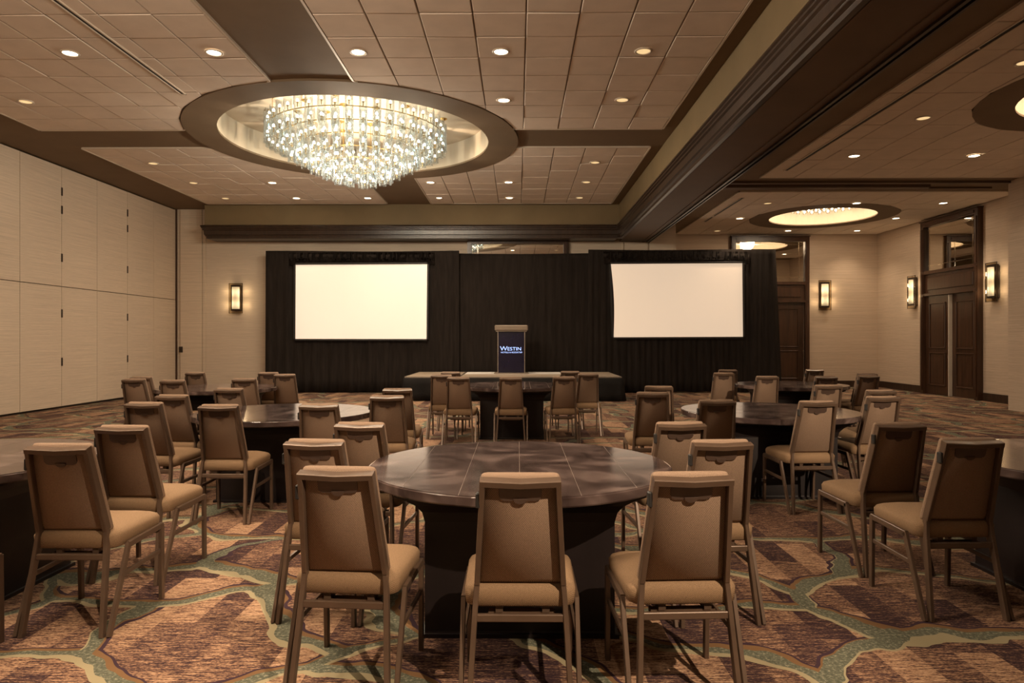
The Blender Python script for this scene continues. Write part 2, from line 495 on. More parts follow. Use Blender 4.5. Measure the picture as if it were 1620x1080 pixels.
def tile_field(parent, x0, x1, y0, y1, nx, ny, z, ring=None, rr=0, keep_from=-1e9, jitter=0.004, thick=0.022):
    """square tiles one by one; tiles nearer than keep_from are joined"""
    sx, sy = (x1 - x0) / nx, (y1 - y0) / ny
    g = 0.0075
    far = MB()
    # backing grid just above the tiles
    shared = {}
    for i in range(nx):
        for j in range(ny):
            a, b = x0 + i * sx + g, x0 + (i + 1) * sx - g
            c, d = y0 + j * sy + g, y0 + (j + 1) * sy - g
            poly = [(a, c), (b, c), (b, d), (a, d)]
            full = True
            if ring:
                fine = []
                for q in range(4):
                    p, r = poly[q], poly[(q + 1) % 4]
                    for s in range(6): fine.append((p[0] + (r[0] - p[0]) * s / 6, p[1] + (r[1] - p[1]) * s / 6))
                ins = circle_inside(ring, rr)
                if not all(ins(p) for p in fine):
                    full = False
                    poly = clip_poly(fine, ins, circle_inter(ring, rr))
                    if len(poly) < 3: continue
                    area = abs(sum(poly[q][0] * poly[(q + 1) % len(poly)][1] - poly[(q + 1) % len(poly)][0] * poly[q][1] for q in range(len(poly)))) / 2
                    if area < 0.004: continue
            dz = random.uniform(-jitter, jitter)
            if full and d > keep_from:
                tl = [random.uniform(-0.003, 0.003) for _ in range(4)]
                key = 'f%d' % random.randrange(6)
                if key not in shared:
                    w, h = (b - a) / 2, (d - c) / 2
                    e = 0.008
                    cs = [(-w, -h), (w, -h), (w, h), (-w, h)]
                    ci = [(-w + e, -h + e), (w - e, -h + e), (w - e, h - e), (-w + e, h - e)]
                    L = [[(x, y, thick) for x, y in cs], [(x, y, 0.006 + t) for (x, y), t in zip(cs, tl)], [(x, y, t) for (x, y), t in zip(ci, tl)]]
                    m = MB().loft(L); shared[key] = mesh('tile', m.v, m.f)
                link('tile', shared[key], M['tile'], parent, ((a + b) / 2, (c + d) / 2, z - thick + dz - parent.location.z))
            else:
                L = [[(x, y, z) for x, y in poly], [(x, y, z - thick + dz) for x, y in poly]]
                if d > keep_from: MB().loft(L).build('tile', M['tile'], parent)
                else: far.loft(L)
    if far.v: tag(far.build('tile_rows', M['tile'], parent), kind='stuff')

RT = RO + 0.03
FIELDS = [(-8.65, -3.65, 2.3, 12.3, 8, 16), (-2.40, 2.60, 2.3, 12.3, 8, 16), (-8.65, -3.65, 13.5, 19.0, 8, 9), (-2.40, 2.60, 13.5, 19.0, 8, 9)]
for (x0, x1, y0, y1, nx, ny) in FIELDS:
    tile_field(ceil, x0, x1, y0, y1, nx, ny, ZC - 0.004, RC, RT, 7.1 if y0 < 5 else -99)
# grid sheet behind the tile joints and pale perimeter trims
for (x0, x1, y0, y1, nx, ny) in FIELDS:
    fine = []
    cs = [(x0, y0), (x1, y0), (x1, y1), (x0, y1)]
    for q in range(4):
        p, r = cs[q], cs[(q + 1) % 4]
        for s in range(120): fine.append((p[0] + (r[0] - p[0]) * s / 120, p[1] + (r[1] - p[1]) * s / 120))
    poly = clip_poly(fine, circle_inside(RC, RT), circle_inter(RC, RT))
    MB().loft([[(x, y, ZC) for x, y in poly], [(x, y, ZC - 0.008) for x, y in poly]]).build('tile_grid', M['grid'], ceil)
    # perimeter trim follows the outline
    L = []
    n = len(poly)
    area = sum(poly[i][0] * poly[(i + 1) % n][1] - poly[(i + 1) % n][0] * poly[i][1] for i in range(n))
    tr = MB()
    for i in range(n):
        a, b = Vector(poly[i]), Vector(poly[(i + 1) % n])
        d = b - a
        if d.length < 1e-4: continue
        nrm = Vector((d.y, -d.x)).normalized() * (1 if area > 0 else -1) * 0.03
        q = [a, b, b + nrm, a + nrm]
        tr.loft([[(p.x, p.y, ZC) for p in q], [(p.x, p.y, ZC - 0.032) for p in q]])
    tr.build('edge_trim', M['trimlight'], ceil)

# raised dome inside the ring
dz = 0.46
m = MB()
N = 72
ro = ring_pts(RI, ZC - 0.002, N); r1 = ring_pts(RI, ZC + dz, N); r2 = ring_pts(RI + 0.1, ZC + dz + 0.1, N); r3 = ring_pts(RI + 0.1, ZC - 0.0, N)
m.loft([r3, r2], cap=False)
m.loft([ro, r1], cap=False)
m.add(ring_pts(RI, ZC + dz, N), [tuple(range(N))])
m.build('dome_recess', M['dome'], ceil)
# slim drop of the ring itself, proud of the tile fields
m = MB()
m.loft([ring_pts(RO, ZC, N), ring_pts(RO, ZC - 0.035, N), ring_pts(RI, ZC - 0.035, N), ring_pts(RI, ZC, N)], cap=False)
m.build('ring_band', M['soffit'], ceil)

# linear air slot in the tile field by the partition
sl = empty('linear_air_slot', (-5.16, 6.6, ZC - 0.03)); tag(sl, 'long narrow air slot in the tiled ceiling near the partition', 'vent')
MB().box(-0.045, -0.025, -3.9, 3.9, -0.012, 0.02).box(0.025, 0.045, -3.9, 3.9, -0.012, 0.02).box(-0.045, 0.045, 3.88, 3.9, -0.012, 0.02).build('slot_frame', M['trimlight'], sl)
MB().box(-0.025, 0.025, -3.88, 3.88, 0.0, 0.012).build('slot_opening', M['rubber'], sl)

# ------------------------------------------------------------------ beams and crown
beam = tag(MB().box(BX0, BX1, YC, YB, 4.72, ZC + 0.3).box(BX0 + 0.14, BX1, YC, YB, BZ + 0.02, 4.72).build('trim_1', M['olive']), 'long olive beam dividing hall and side bay', kind='structure')
beam2 = tag(MB().box(-8.84, BX0, BY, YB, BZ + 0.3, ZC + 0.02).build('trim_2', M['olive']), 'olive cross beam along the back wall', kind='structure')
def crown_profile():
    # (outward, z) from top to bottom
    return [(0.0, 4.74), (0.03, 4.74), (0.085, 4.72), (0.09, 4.69), (0.07, 4.675), (0.07, 4.65), (0.045, 4.63), (0.045, 4.60), (0.02, 4.58), (0.015, 4.47), (-0.01, 4.455), (-0.01, 4.43), (-0.05, 4.41), (-0.055, 4.36), (-0.12, 4.36)]
m = MB()
pr = crown_profile()
# along the long beam (faces -x), mitred into the cross beam
L = []
for y_end in (YC, None):
    L.append([(BX0 - o, (BY - o) if y_end is None else y_end, z) for o, z in pr] + [(BX0 + 0.13, (BY + 0.13) if y_end is None else y_end, 4.36), (BX0 + 0.13, (BY + 0.13) if y_end is None else y_end, 4.74)])
m.loft(L)
m.build('crown_molding', M['crown'], beam)
m = MB()
L = []
for x_end in (None, -8.84):
    L.append([((BX0 - o) if x_end is None else (x_end - o), BY - o, z) for o, z in pr] + [(BX0 + 0.13 if x_end is None else x_end + 0.13, BY + 0.13, 4.36), (BX0 + 0.13 if x_end is None else x_end + 0.13, BY + 0.13, 4.74)])
m.loft(L)
m.box(-8.80, BX0 - 0.05, BY + 0.02, YB, 4.365, 4.64)
m.build('crown_molding', M['crown'], beam2)
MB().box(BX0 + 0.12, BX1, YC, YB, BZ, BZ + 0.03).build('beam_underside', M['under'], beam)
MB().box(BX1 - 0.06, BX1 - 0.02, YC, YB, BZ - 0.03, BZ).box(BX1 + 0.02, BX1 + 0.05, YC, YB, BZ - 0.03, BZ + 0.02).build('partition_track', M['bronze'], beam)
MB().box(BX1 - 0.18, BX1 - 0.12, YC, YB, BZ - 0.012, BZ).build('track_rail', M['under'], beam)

# ------------------------------------------------------------------ side bay ceiling
BR = [(8.34, 9.2), (8.34, 18.8)]
BO, BI = 1.88, 1.36
ceil2 = plane_with_holes('ceiling_bay', BX1 - 0.02, XR + 0.25, YC, YR + 0.25, ZR, [(c[0], c[1], BI + 0.04) for c in BR], M['soffit'])
tag(ceil2, 'lower tiled ceiling of the side bay with brown bands', kind='structure')
bay = [(5.06, XJ - 0.05, 6.57, 14.22, 8, 11, BR[0]), (5.06, XR - 0.05, 15.6, 21.85, 9, 9, BR[1])]
for (x0, x1, y0, y1, nx, ny, c) in bay:
    tile_field(ceil2, x0, x1, y0, y1, nx, ny, ZR - 0.004, c, BO + 0.02)
    fine = []
    cs = [(x0, y0), (x1, y0), (x1, y1), (x0, y1)]
    for q in range(4):
        p, r = cs[q], cs[(q + 1) % 4]
        for s in range(80): fine.append((p[0] + (r[0] - p[0]) * s / 80, p[1] + (r[1] - p[1]) * s / 80))
    # sheet split into two halves so the round opening stays open
    for sgn in (0, 1):
        hx = c[0]
        half = clip_poly(fine, (lambda p: p[0] <= hx) if sgn == 0 else (lambda p: p[0] >= hx), lambda a, b, ia: (hx, a[1] + (b[1] - a[1]) * (hx - a[0]) / (b[0] - a[0])))
        dense = []
        for q in range(len(half)):
            p, r = half[q], half[(q + 1) % len(half)]
            k = max(1, int(math.hypot(r[0] - p[0], r[1] - p[1]) / 0.06))
            for s in range(k): dense.append((p[0] + (r[0] - p[0]) * s / k, p[1] + (r[1] - p[1]) * s / k))
        poly = []
        for p in dense:
            d = math.hypot(p[0] - c[0], p[1] - c[1])
            if d >= BO + 0.02: poly.append(p)
            else:                                  # push points of the cut line out onto the arc
                yy = (p[1] - c[1]) / (BO + 0.02)
                xx = math.sqrt(max(0, 1 - yy * yy)) * (-1 if sgn == 0 else 1)
                poly.append((c[0] + xx * (BO + 0.02), p[1]))
        MB().loft([[(x, y, ZR) for x, y in poly], [(x, y, ZR - 0.008) for x, y in poly]]).build('tile_grid', M['grid'], ceil2)
MB().box(5.06, XJ - 0.05, -6.0, 6.56, ZR - 0.02, ZR).build('tile_rows', M['tile'], ceil2)
for (a, b, c_, d) in ((5.03, 5.06, 6.5, 14.22), (5.03, XJ, 14.22, 14.25), (5.03, 5.06, 15.57, 21.85), (5.03, XR, 15.57, 15.6)):
    MB().box(a, b, c_, d, ZR - 0.03, ZR).build('edge_trim', M['trimlight'], ceil2)
MB().box(BX1 + 0.3, XJ, 14.62, 14.70, ZR - 0.05, ZR).box(BX1 + 0.3, 9.0, 14.95, 15.05, ZR - 0.07, ZR).box(BX1 + 0.3, XJ, 15.2, 15.26, ZR - 0.04, ZR).build('partition_track', M['under'], ceil2)
for y0, y1 in ((6.8, 13.6), (16.2, 19.5)):
    s2 = empty('linear_air_slot', (5.32, (y0 + y1) / 2, ZR - 0.03)); h = (y1 - y0) / 2
    tag(s2, 'narrow air slot along the beam in the side bay, %s band' % ('nearer than the dark' if y0 < 10 else 'beyond the dark'), 'vent')
    MB().box(-0.05, -0.03, -h, h, -0.01, 0.02).box(0.03, 0.05, -h, h, -0.01, 0.02).build('slot_frame', M['trimlight'], s2)
    MB().box(-0.03, 0.03, -h, h, 0.0, 0.012).build('slot_opening', M['rubber'], s2)
for c in BR:
    m = MB()
    m.loft([ring_pts(BO, ZR, 48, c), ring_pts(BO, ZR - 0.03, 48, c), ring_pts(BI, ZR - 0.03, 48, c), ring_pts(BI, ZR, 48, c)], cap=False)
    m.build('ring_band', M['soffit'], ceil2)
    m = MB()
    m.loft([ring_pts(BI + 0.08, ZR, 48, c), ring_pts(BI + 0.08, ZR + 0.5, 48, c)], cap=False)
    m.loft([ring_pts(BI, ZR - 0.002, 48, c), ring_pts(BI, ZR + 0.4, 48, c)], cap=False)
    m.add(ring_pts(BI, ZR + 0.4, 48, c), [tuple(range(48))])
    m.build('dome_recess', M['dome'], ceil2)
    # row of little lamps hidden in the recess
    lamp = empty('recessed_ring_light', (c[0], c[1], ZR + 0.4))
    tag(lamp, 'round recessed light of small lamps in the bay ceiling, %s' % ('by the wall that steps in' if c[1] < 12 else 'before the far wall'), 'ceiling light', 'recessed round lights of the side bay')
    MB().cyl(0, 0, -0.05, 0, 0.95, 40).build('base_plate', M['brass'], lamp)
    b = MB().cyl(0, 0, -0.055, 0, 0.022, 8, 0.03); g = MB().cyl(0, 0, -0.13, -0.0, 0.045, 10)
    bme, gme = mesh('bulb', b.v, b.f, True), mesh('glass_tube', g.v, g.f, True)
    for rr, n in ((0.88, 26), (0.6, 18), (0.3, 9)):
        for i in range(n):
            a = 2 * PI * i / n
            t = link('glass_tube', gme, M['glass'], lamp, (rr * math.cos(a), rr * math.sin(a), -0.06))
            link('bulb', bme, M['bulb'], t, (0, 0, -0.03))
    point('ring_lamp', (0, 0, -0.28), P_COVE, lamp, 0.25)

# ------------------------------------------------------------------ chandelier
ch = empty('chandelier', (RC[0], 12.95, ZC + dz))
tag(ch, 'large tiered chandelier of clear glass tubes under the round dome', 'chandelier')
def tube_mesh(r, z0, z1, n=12, t=0.006):
    m = MB()
    def ring(rad, z): return [(rad * math.cos(2 * PI * i / n), rad * math.sin(2 * PI * i / n), z) for i in range(n)]
    m.loft([ring(r, z0), ring(r, z1), ring(r - t, z1), ring(r - t, z0), ring(r, z0)], cap=False)
    return mesh('glass_tube', m.v, m.f, True)
T_me = tube_mesh(0.070, -0.50, 0.0, 14)
b = MB()
def lathe(prof, n=10):
    return [[(r * math.cos(2 * PI * i / n), r * math.sin(2 * PI * i / n), z) for i in range(n)] for r, z in prof]
b.loft(lathe([(0.006, -0.026), (0.020, -0.018), (0.026, 0.0), (0.021, 0.018), (0.008, 0.034)]))
B_me = mesh('bulb', b.v, b.f, True)
b = MB().cyl(0, 0, -0.11, -0.024, 0.009, 8).cyl(0, 0, -0.04, -0.022, 0.017, 8)
ST_me = mesh('bulb_stem', b.v, b.f, True)
zt = lambda z: z - (ZC + dz)          # absolute height to chandelier-local
tiers = [(1.62, 44, 5.60), (1.36, 37, 5.46), (1.10, 30, 5.31), (0.84, 23, 5.16), (0.58, 15, 5.02), (0.30, 7, 4.93)]
for ti, (r, n, ztop) in enumerate(tiers):
    for i in range(n):
        a = 2 * PI * (i + 0.5 * (ti % 2)) / n
        j = random.uniform(-0.03, 0.03)
        t = link('glass_tube', T_me, M['glass'], ch, (r * math.cos(a), r * math.sin(a), zt(ztop) + j))
        link('bulb', B_me, M['bulb'], t, (0, 0, -0.09))
        link('bulb', B_me, M['bulb'], t, (0, 0, -0.36))
        link('bulb_stem', ST_me, M['brass'], t, (0, 0, -0.36)); link('bulb_stem', ST_me, M['brass'], t, (0, 0, -0.09))
    # brass carrier ring of the tier
    c = MB()
    seg = 48
    pr4 = [(r + 0.007, zt(ztop) - 0.19), (r + 0.007, zt(ztop) - 0.205), (r - 0.007, zt(ztop) - 0.205), (r - 0.007, zt(ztop) - 0.19), (r + 0.007, zt(ztop) - 0.19)]
    c.loft([[(q * math.cos(2 * PI * i / seg), q * math.sin(2 * PI * i / seg), z) for i in range(seg)] for q, z in pr4], cap=False)
    c.build('carrier_ring', M['brass'], ch)
cn = MB().loft(lathe([(0.0, 0.0), (0.075, 0.0), (0.075, -0.012), (0.02, -0.04), (0.004, -0.05)], 16)); C_me = mesh('canopy', cn.v, cn.f, True)
for r, n, zb in ((1.62, 12, 5.56), (1.10, 10, 5.27), (0.58, 6, 4.98)):
    for i in range(n):
        a = 2 * PI * (i + 0.3) / n
        x, y = r * math.cos(a), r * math.sin(a)
        link('canopy', C_me, M['brass'], ch, (x, y, 0))
        MB().cyl(0, 0, zt(zb), -0.03, 0.006, 6).build('rod', M['brass'], ch, loc=(x, y, 0))
for i in range(12):
    a = 2 * PI * i / 12
    rr = 1.23 if i % 2 else 0.7
    point('chandelier_lamp', (rr * math.cos(a), rr * math.sin(a), zt(4.95 if i % 2 else 4.72)), P_CHAND / 12, ch, 0.035, (1.0, 0.80, 0.58))
# the hall's next chandelier hangs over the viewer, above the frame
for i in range(6):
    a = 2 * PI * i / 6
    point('chandelier_lamp', (-3.04 + 1.0 * math.cos(a), 3.4 + 1.0 * math.sin(a), 4.72), P_CHAND * 0.62 / 6, None, 0.12, (1.0, 0.80, 0.58))

# ------------------------------------------------------------------ recessed downlights
dl = MB()
dl.loft([[(r * math.cos(2 * PI * i / 24), r * math.sin(2 * PI * i / 24), z) for i in range(24)] for r, z in
         ((0.115, 0.0), (0.115, -0.010), (0.095, -0.014), (0.088, -0.004), (0.088, 0.0))], cap=False)
DL_ring = mesh('trim_ring', dl.v, dl.f, True)
dl = MB().loft([[(r * math.cos(2 * PI * i / 24), r * math.sin(2 * PI * i / 24), z) for i in range(24)] for r, z in ((0.09, 0.0), (0.09, -0.004), (0.05, -0.006))])
DL_lens = mesh('lens', dl.v, dl.f, True)
DL_lens_b = DL_lens.copy(); DL_lens_b.materials.append(M['lens'])
DL_lens_d = DL_lens.copy(); DL_lens_d.materials.append(M['lensdim'])
COLN = {-7.83: 'first', -5.92: 'second', -4.01: 'third', -2.10: 'fourth', -0.22: 'fifth', 1.65: 'sixth', 6.15: 'first', 8.33: 'second', 10.45: 'third'}
def downlight(x, y, lit, power=None, rowname=''):
    bayz = x > 4
    z = (ZR if bayz else ZC) - 0.026
    t = empty('recessed_downlight', (x, y, z))
    where = ('bay ceiling, %s row from beam' if bayz else 'hall ceiling, %s column from partition') % COLN[x]
    tag(t, '%s downlight, %s, %s' % ('bright' if lit else 'dim amber', where, rowname), 'downlight', ('lit' if lit else 'dimmed') + ' recessed ceiling downlights')
    link('trim_ring', DL_ring, M['trimlight'], t)
    link('lens', DL_lens_b if lit else DL_lens_d, None, t)
    spot('downlight_lamp', (0, 0, -0.03), power if power is not None else (P_DOWN if lit else P_DIM), t, 105 if lit else 120, 0.8, radius=0.07)
main = {8.98: ('nearest row in view', {-5.92: 1, -4.01: 1, -2.10: 1, -0.22: 1, 1.65: 0}),
        10.8: ('second row from the viewer', {-7.83: 0, -0.22: 1, 1.65: 0}),
        14.6: ('row just beyond the cross band', {-7.83: 0, 1.65: 0}),
        16.42: ('second row before the back beam', {-7.83: 0, -5.92: 1, -2.10: 1, -0.22: 1, 1.65: 0}),
        18.22: ('row closest to the back beam', {-7.83: 0, -5.92: 1, -4.01: 1, -2.10: 1, -0.22: 1, 1.65: 0})}
for y, (rn, row) in main.items():
    for x, lit in row.items(): downlight(x, y, lit, None, rn)
bayl = {8.33: ('row by the nearest round light', {6.15: 0}), 10.4: ('just past the nearest round light', {6.15: 0}),
        12.53: ('row before the dark band', {6.15: 1, 8.33: 1}),
        16.85: ('row just beyond the dark band', {6.15: 0, 8.33: 1, 10.45: 1}), 18.95: ('row beside the far round light', {6.15: 1, 10.45: 1}),
        21.1: ('row closest to the far wall', {6.15: 0, 8.33: 1, 10.45: 1})}
for y, (rn, row) in bayl.items():
    for x, lit in row.items(): downlight(x, y, lit, P_DOWN * 0.75 if lit else P_DIM * 0.6, rn)
# lamps of the ceiling grid behind and above the camera (outside the frame)
for y in (5.2, 3.3, 1.4, -0.5, -2.4):
    for x in (-5.92, -4.01, -2.10, -0.22):
        spot('downlight_lamp', (x, y, ZC - 0.06), P_DOWN * 0.40, None, 105, 0.8, radius=0.07)
for (x, y) in ((6.15, 2.0), (8.33, 4.2)):
    spot('downlight_lamp', (x, y, ZR - 0.06), P_DOWN * 0.6, None, 105, 0.8, radius=0.07)
for (x, y, z, tx, ty, tz, p, sz) in ((2.65, -1.0, 5.2, 0.1, 3.2, 0.6, P_KEY, 34), (4.6, -3.2, 4.75, 3.0, 7.6, 0.7, P_KEY * 1.9, 15)):
    d = Vector((tx - x, ty - y, tz - z))
    spot('accent_lamp', (x, y, z), p, None, sz, 0.5, d.to_track_quat('-Z', 'Y').to_euler(), 0.05)

# ------------------------------------------------------------------ drapes, screens, stage
def drape(name, x0, x1, y, z0, z1, label, amp=0.035, seed=0, flare=0.0, part_of=None):
    R = random.Random(seed)
    n = max(12, int((x1 - x0) / 0.035)); rows = [z0, z0 + 0.35, z0 + (z1 - z0) * 0.4, z0 + (z1 - z0) * 0.75, z1 - 0.15, z1]
    ph = [R.uniform(0, 6.28) for _ in range(6)]
    wav = [R.uniform(0.18, 0.30), R.uniform(0.34, 0.5), R.uniform(0.9, 1.4)]
    V = []
    for side in (0, 1):
        for ri, z in enumerate(rows):
            k = (z - z0) / (z1 - z0)
            a = amp * (1.15 - 0.5 * k)
            for i in range(n + 1):
                x = x0 + (x1 - x0) * i / n
                dx = 0.02 * math.sin(x * 3.1 + ph[3]) * (1 - k)
                o = a * (0.55 * math.sin(2 * PI * x / wav[0] + ph[0] + 0.5 * math.sin(2 * PI * x / wav[1] + ph[1])) + 0.35 * math.sin(2 * PI * x / wav[1] + ph[1]) + 0.3 * math.sin(2 * PI * x / wav[2] + ph[2] + k))
                if ri == len(rows) - 1: o *= 0.5
                xx = x + dx + (flare * (1 - k) if i == n else 0) + flare * (1 - k) * (i / n) * 0.4
                V.append((xx, y + o + (0.012 if side else 0), z + (0.012 * math.sin(x * 9 + ph[4]) if ri == 0 else (0.012 * math.sin(x * 1.1 + ph[5]) if ri == len(rows) - 1 else 0))))
    F = []
    c = n + 1; S1 = len(rows) * c
    for ri in range(len(rows) - 1):
        for i in range(n):
            a, b_ = ri * c + i, ri * c + i + 1
            F.append((a, b_, b_ + c, a + c)); F.append((S1 + a, S1 + a + c, S1 + b_ + c, S1 + b_))
    for i in range(n):
        F.append((i, S1 + i, S1 + i + 1, i + 1)); t = (len(rows) - 1) * c + i
        F.append((t, t + 1, S1 + t + 1, S1 + t))
    for ri in range(len(rows) - 1):
        for i in (0, n):
            a = ri * c + i; F.append((a, a + c, S1 + a + c, S1 + a))
    o = link(name, mesh(name, V, F, True), M['drape'], part_of)
    if label: tag(o, label, 'drape', 'black stage drapes')
    return o
drape('stage_drape', -7.16, -1.66, 19.33, 0.03, 4.02, 'black drape hanging behind the screen by the partition', 0.035, 1)
drape('stage_drape', -1.72, 2.05, 19.44, 0.03, 3.96, 'flatter black drape hanging behind the lectern', 0.016, 2)
drape('stage_drape', 2.0, 7.28, 19.33, 0.03, 4.05, 'black drape hanging behind the screen by the doors', 0.035, 3, 0.12)
def screen(name, corners, y, mat, label, valance_seed):
    r = empty(name, ((corners[0][0] + corners[1][0]) / 2, y, corners[3][1]))
    tag(r, label, 'screen', 'projection screens')
    ox, oz = r.location.x, r.location.z
    c = [(x - ox, z - oz) for x, z in corners]        # tl tr br bl
    n = 24
    V, F = [], []
    for j in range(n + 1):
        for i in range(n + 1):
            u, v = i / n, j / n
            x = (c[0][0] * (1 - u) + c[1][0] * u) * (1 - v) + (c[3][0] * (1 - u) + c[2][0] * u) * v
            z = (c[0][1] * (1 - u) + c[1][1] * u) * (1 - v) + (c[3][1] * (1 - u) + c[2][1] * u) * v
            if valance_seed == 12: x += 0.05 * math.sin(PI * v) * (1 - u)
            V.append((x, 0.008 * math.sin(u * 9) * math.sin(v * 3), z))
    for j in range(n):
        for i in range(n):
            a = j * (n + 1) + i; F.append((a, a + 1, a + n + 2, a + n + 1))
    sf = link('screen_surface', mesh('screen_surface', V, F, True), mat, r)
    m = MB(); e = 0.05
    for a, b_, off in ((0, 1, (0, e / 2)), (3, 2, (0, -e / 2)), (0, 3, (-e / 2, 0)), (1, 2, (e / 2, 0))):
        p0, p1 = c[a], c[b_]
        m.bar([(p0[0] + off[0], 0.0, p0[1] + off[1]), (p1[0] + off[0], 0.0, p1[1] + off[1])], 0.05, e, (0, 1, 0))
    m.build('frame', M['rubber'], r)
    drape('valance', c[0][0] - 0.2, c[1][0] + 0.2, 0.03, c[0][1] + 0.0, c[0][1] + 0.30, None, 0.008, valance_seed, part_of=r)
    return r
SY = 19.235
screen('projection_screen', [(-6.27, 3.62), (-2.55, 3.635), (-2.57, 1.525), (-6.28, 1.53)], SY, M['screenL'], 'bright blank cream screen by the partition, in front of black drape', 11)
screen('projection_screen', [(2.62, 3.635), (6.31, 3.655), (6.33, 1.59), (2.70, 1.575)], SY, M['screenR'], 'blank cream screen nearer the wooden doors, slightly dimmer', 12)

names = ['by the partition', 'under the lectern', 'by the doors']
DX = [-2.78, -1.43, 1.20, 2.55]
for i in range(3):
    d = empty('stage_platform', ((DX[i] + DX[i + 1]) / 2, 17.95, 0))
    tag(d, 'low grey topped stage section %s' % names[i], 'stage', 'stage sections')
    w = (DX[i + 1] - DX[i]) / 2 - 0.008
    for k in range(2):
        a, b_ = (-1.22, -0.005) if k == 0 else (0.005, 1.22)
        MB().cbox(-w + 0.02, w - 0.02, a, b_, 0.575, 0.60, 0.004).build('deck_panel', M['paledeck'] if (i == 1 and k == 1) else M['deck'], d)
    MB().box(-w, w, -1.24, -1.22, 0.55, 0.602).box(-w, w, 1.22, 1.24, 0.55, 0.602).box(-w, -w + 0.02, -1.22, 1.22, 0.55, 0.602).box(w - 0.02, w, -1.22, 1.22, 0.55, 0.602).build('edge_trim', M['decktrim'], d)
    lg = MB().cyl(0, 0, 0, 0.575, 0.025, 8)
    lme = mesh('leg', lg.v, lg.f)
    for x in (-w + 0.15, w - 0.15):
        for y in (-1.05, 1.05): link('leg', lme, M['rubber'], d, (x, y, 0))
sk = MB()
path = []
for (a, b_) in (((-2.80, 19.1), (-2.80, 16.69)), ((-2.80, 16.69), (2.57, 16.69)), ((2.57, 16.69), (2.57, 19.1))):
    n = int(math.hypot(b_[0] - a[0], b_[1] - a[1]) / 0.05)
    dx, dy = b_[0] - a[0], b_[1] - a[1]; l = math.hypot(dx, dy)
    for i in range(n): path.append((a[0] + dx * i / n, a[1] + dy * i / n, dy / l, -dx / l))
R = random.Random(5)
outer_t = [(x + nx * -0.0, y, 0.572) for x, y, nx, ny in path]
ph1 = R.uniform(0, 6)
def so(i, k): return 0.08 * k * (math.sin(i * 0.23 + ph1) * 0.6 + math.sin(i * 0.61) * 0.3)
lv = [0.572, 0.4, 0.2, 0.012]
V = []; F = []
for side in (0, 0.01):
    for li, z in enumerate(lv):
        for i, (x, y, nx, ny) in enumerate(path):
            o = so(i, li / 3) + 0.03 * li / 3 - side
            V.append((x + nx * o, y + ny * o, z))
c = len(path); S1 = c * 4
for li in range(3):
    for i in range(c - 1):
        a = li * c + i
        F.append((a, a + 1, a + c + 1, a + c)); F.append((S1 + a, S1 + a + c, S1 + a + c + 1, S1 + a + 1))
for i in range(c - 1):
    F.append((i, S1 + i, S1 + i + 1, i + 1)); t = 3 * c + i; F.append((t, t + 1, S1 + t + 1, S1 + t))
tag(link('stage_skirt', mesh('stage_skirt', V, F, True), M['skirt']), 'black cloth skirt hung around the low stage', 'skirt')

# lectern
lec = empty('lectern', (-0.17, 18.35, 0.602)); tag(lec, 'dark navy lectern with lit hotel lettering standing on the stage', 'lectern')
MB().cbox(-0.46, 0.46, -0.30, 0.30, 0.0, 0.025, 0.008).build('base', M['lectop'], lec)
MB().box(-0.345, 0.345, -0.22, 0.22, 0.025, 1.12).build('body', M['navy'], lec)
MB().box(-0.335, 0.335, -0.226, -0.22, 0.04, 1.10).build('front_panel', M['navy'], lec)
for s in (-1, 1):
    MB().box(s * 0.355 - 0.01, s * 0.355 + 0.01, -0.235, -0.215, 0.025, 1.13).build('corner_post', M['decktrim'], lec)
MB().cbox(-0.44, 0.44, -0.30, 0.28, 1.145, 1.29, 0.02).box(-0.41, 0.41, -0.27, 0.26, 1.12, 1.15).build('reading_top', M['lectop'], lec)
def text(body, size, loc, parent, name, mat, sx=1.0):
    cu = bpy.data.curves.new(name, 'FONT'); cu.body = body; cu.size = size; cu.align_x = 'LEFT'; cu.extrude = 0.002
    o = bpy.data.objects.new('tmp', cu); COL.objects.link(o)
    bpy.context.view_layer.update()
    me = bpy.data.meshes.new_from_object(o.evaluated_get(bpy.context.evaluated_depsgraph_get()))
    bpy.data.objects.remove(o)
    xs = [v.co.x for v in me.vertices]; w = max(xs) - min(xs); x0 = min(xs)
    for v in me.vertices: v.co.x = (v.co.x - x0) * sx
    me.materials.clear()
    o = link(name, me, mat, parent, loc); o.rotation_euler = (PI / 2, 0, 0)
    return o, w * sx
o, w1 = text('W', 0.165, (-0.30, -0.229, 0.615), lec, 'lettering', M['logo'], 1.0)
o, w2 = text('ESTIN', 0.128, (-0.30 + w1 + 0.004, -0.229, 0.618), lec, 'lettering', M['logo'], 1.0)
k = 0.555 / (w1 + w2)
for q in [c for c in lec.children if c.name.startswith('lettering')]:
    q.scale = (k, 1, 1); q.location.x = -0.30 + (q.location.x + 0.30) * k
o, w3 = text('HOTELS & RESORTS\u00ae', 0.056, (-0.275, -0.229, 0.548), lec, 'tagline', M['logo'], 1.0)
o.scale = (0.565 / w3, 1, 1)

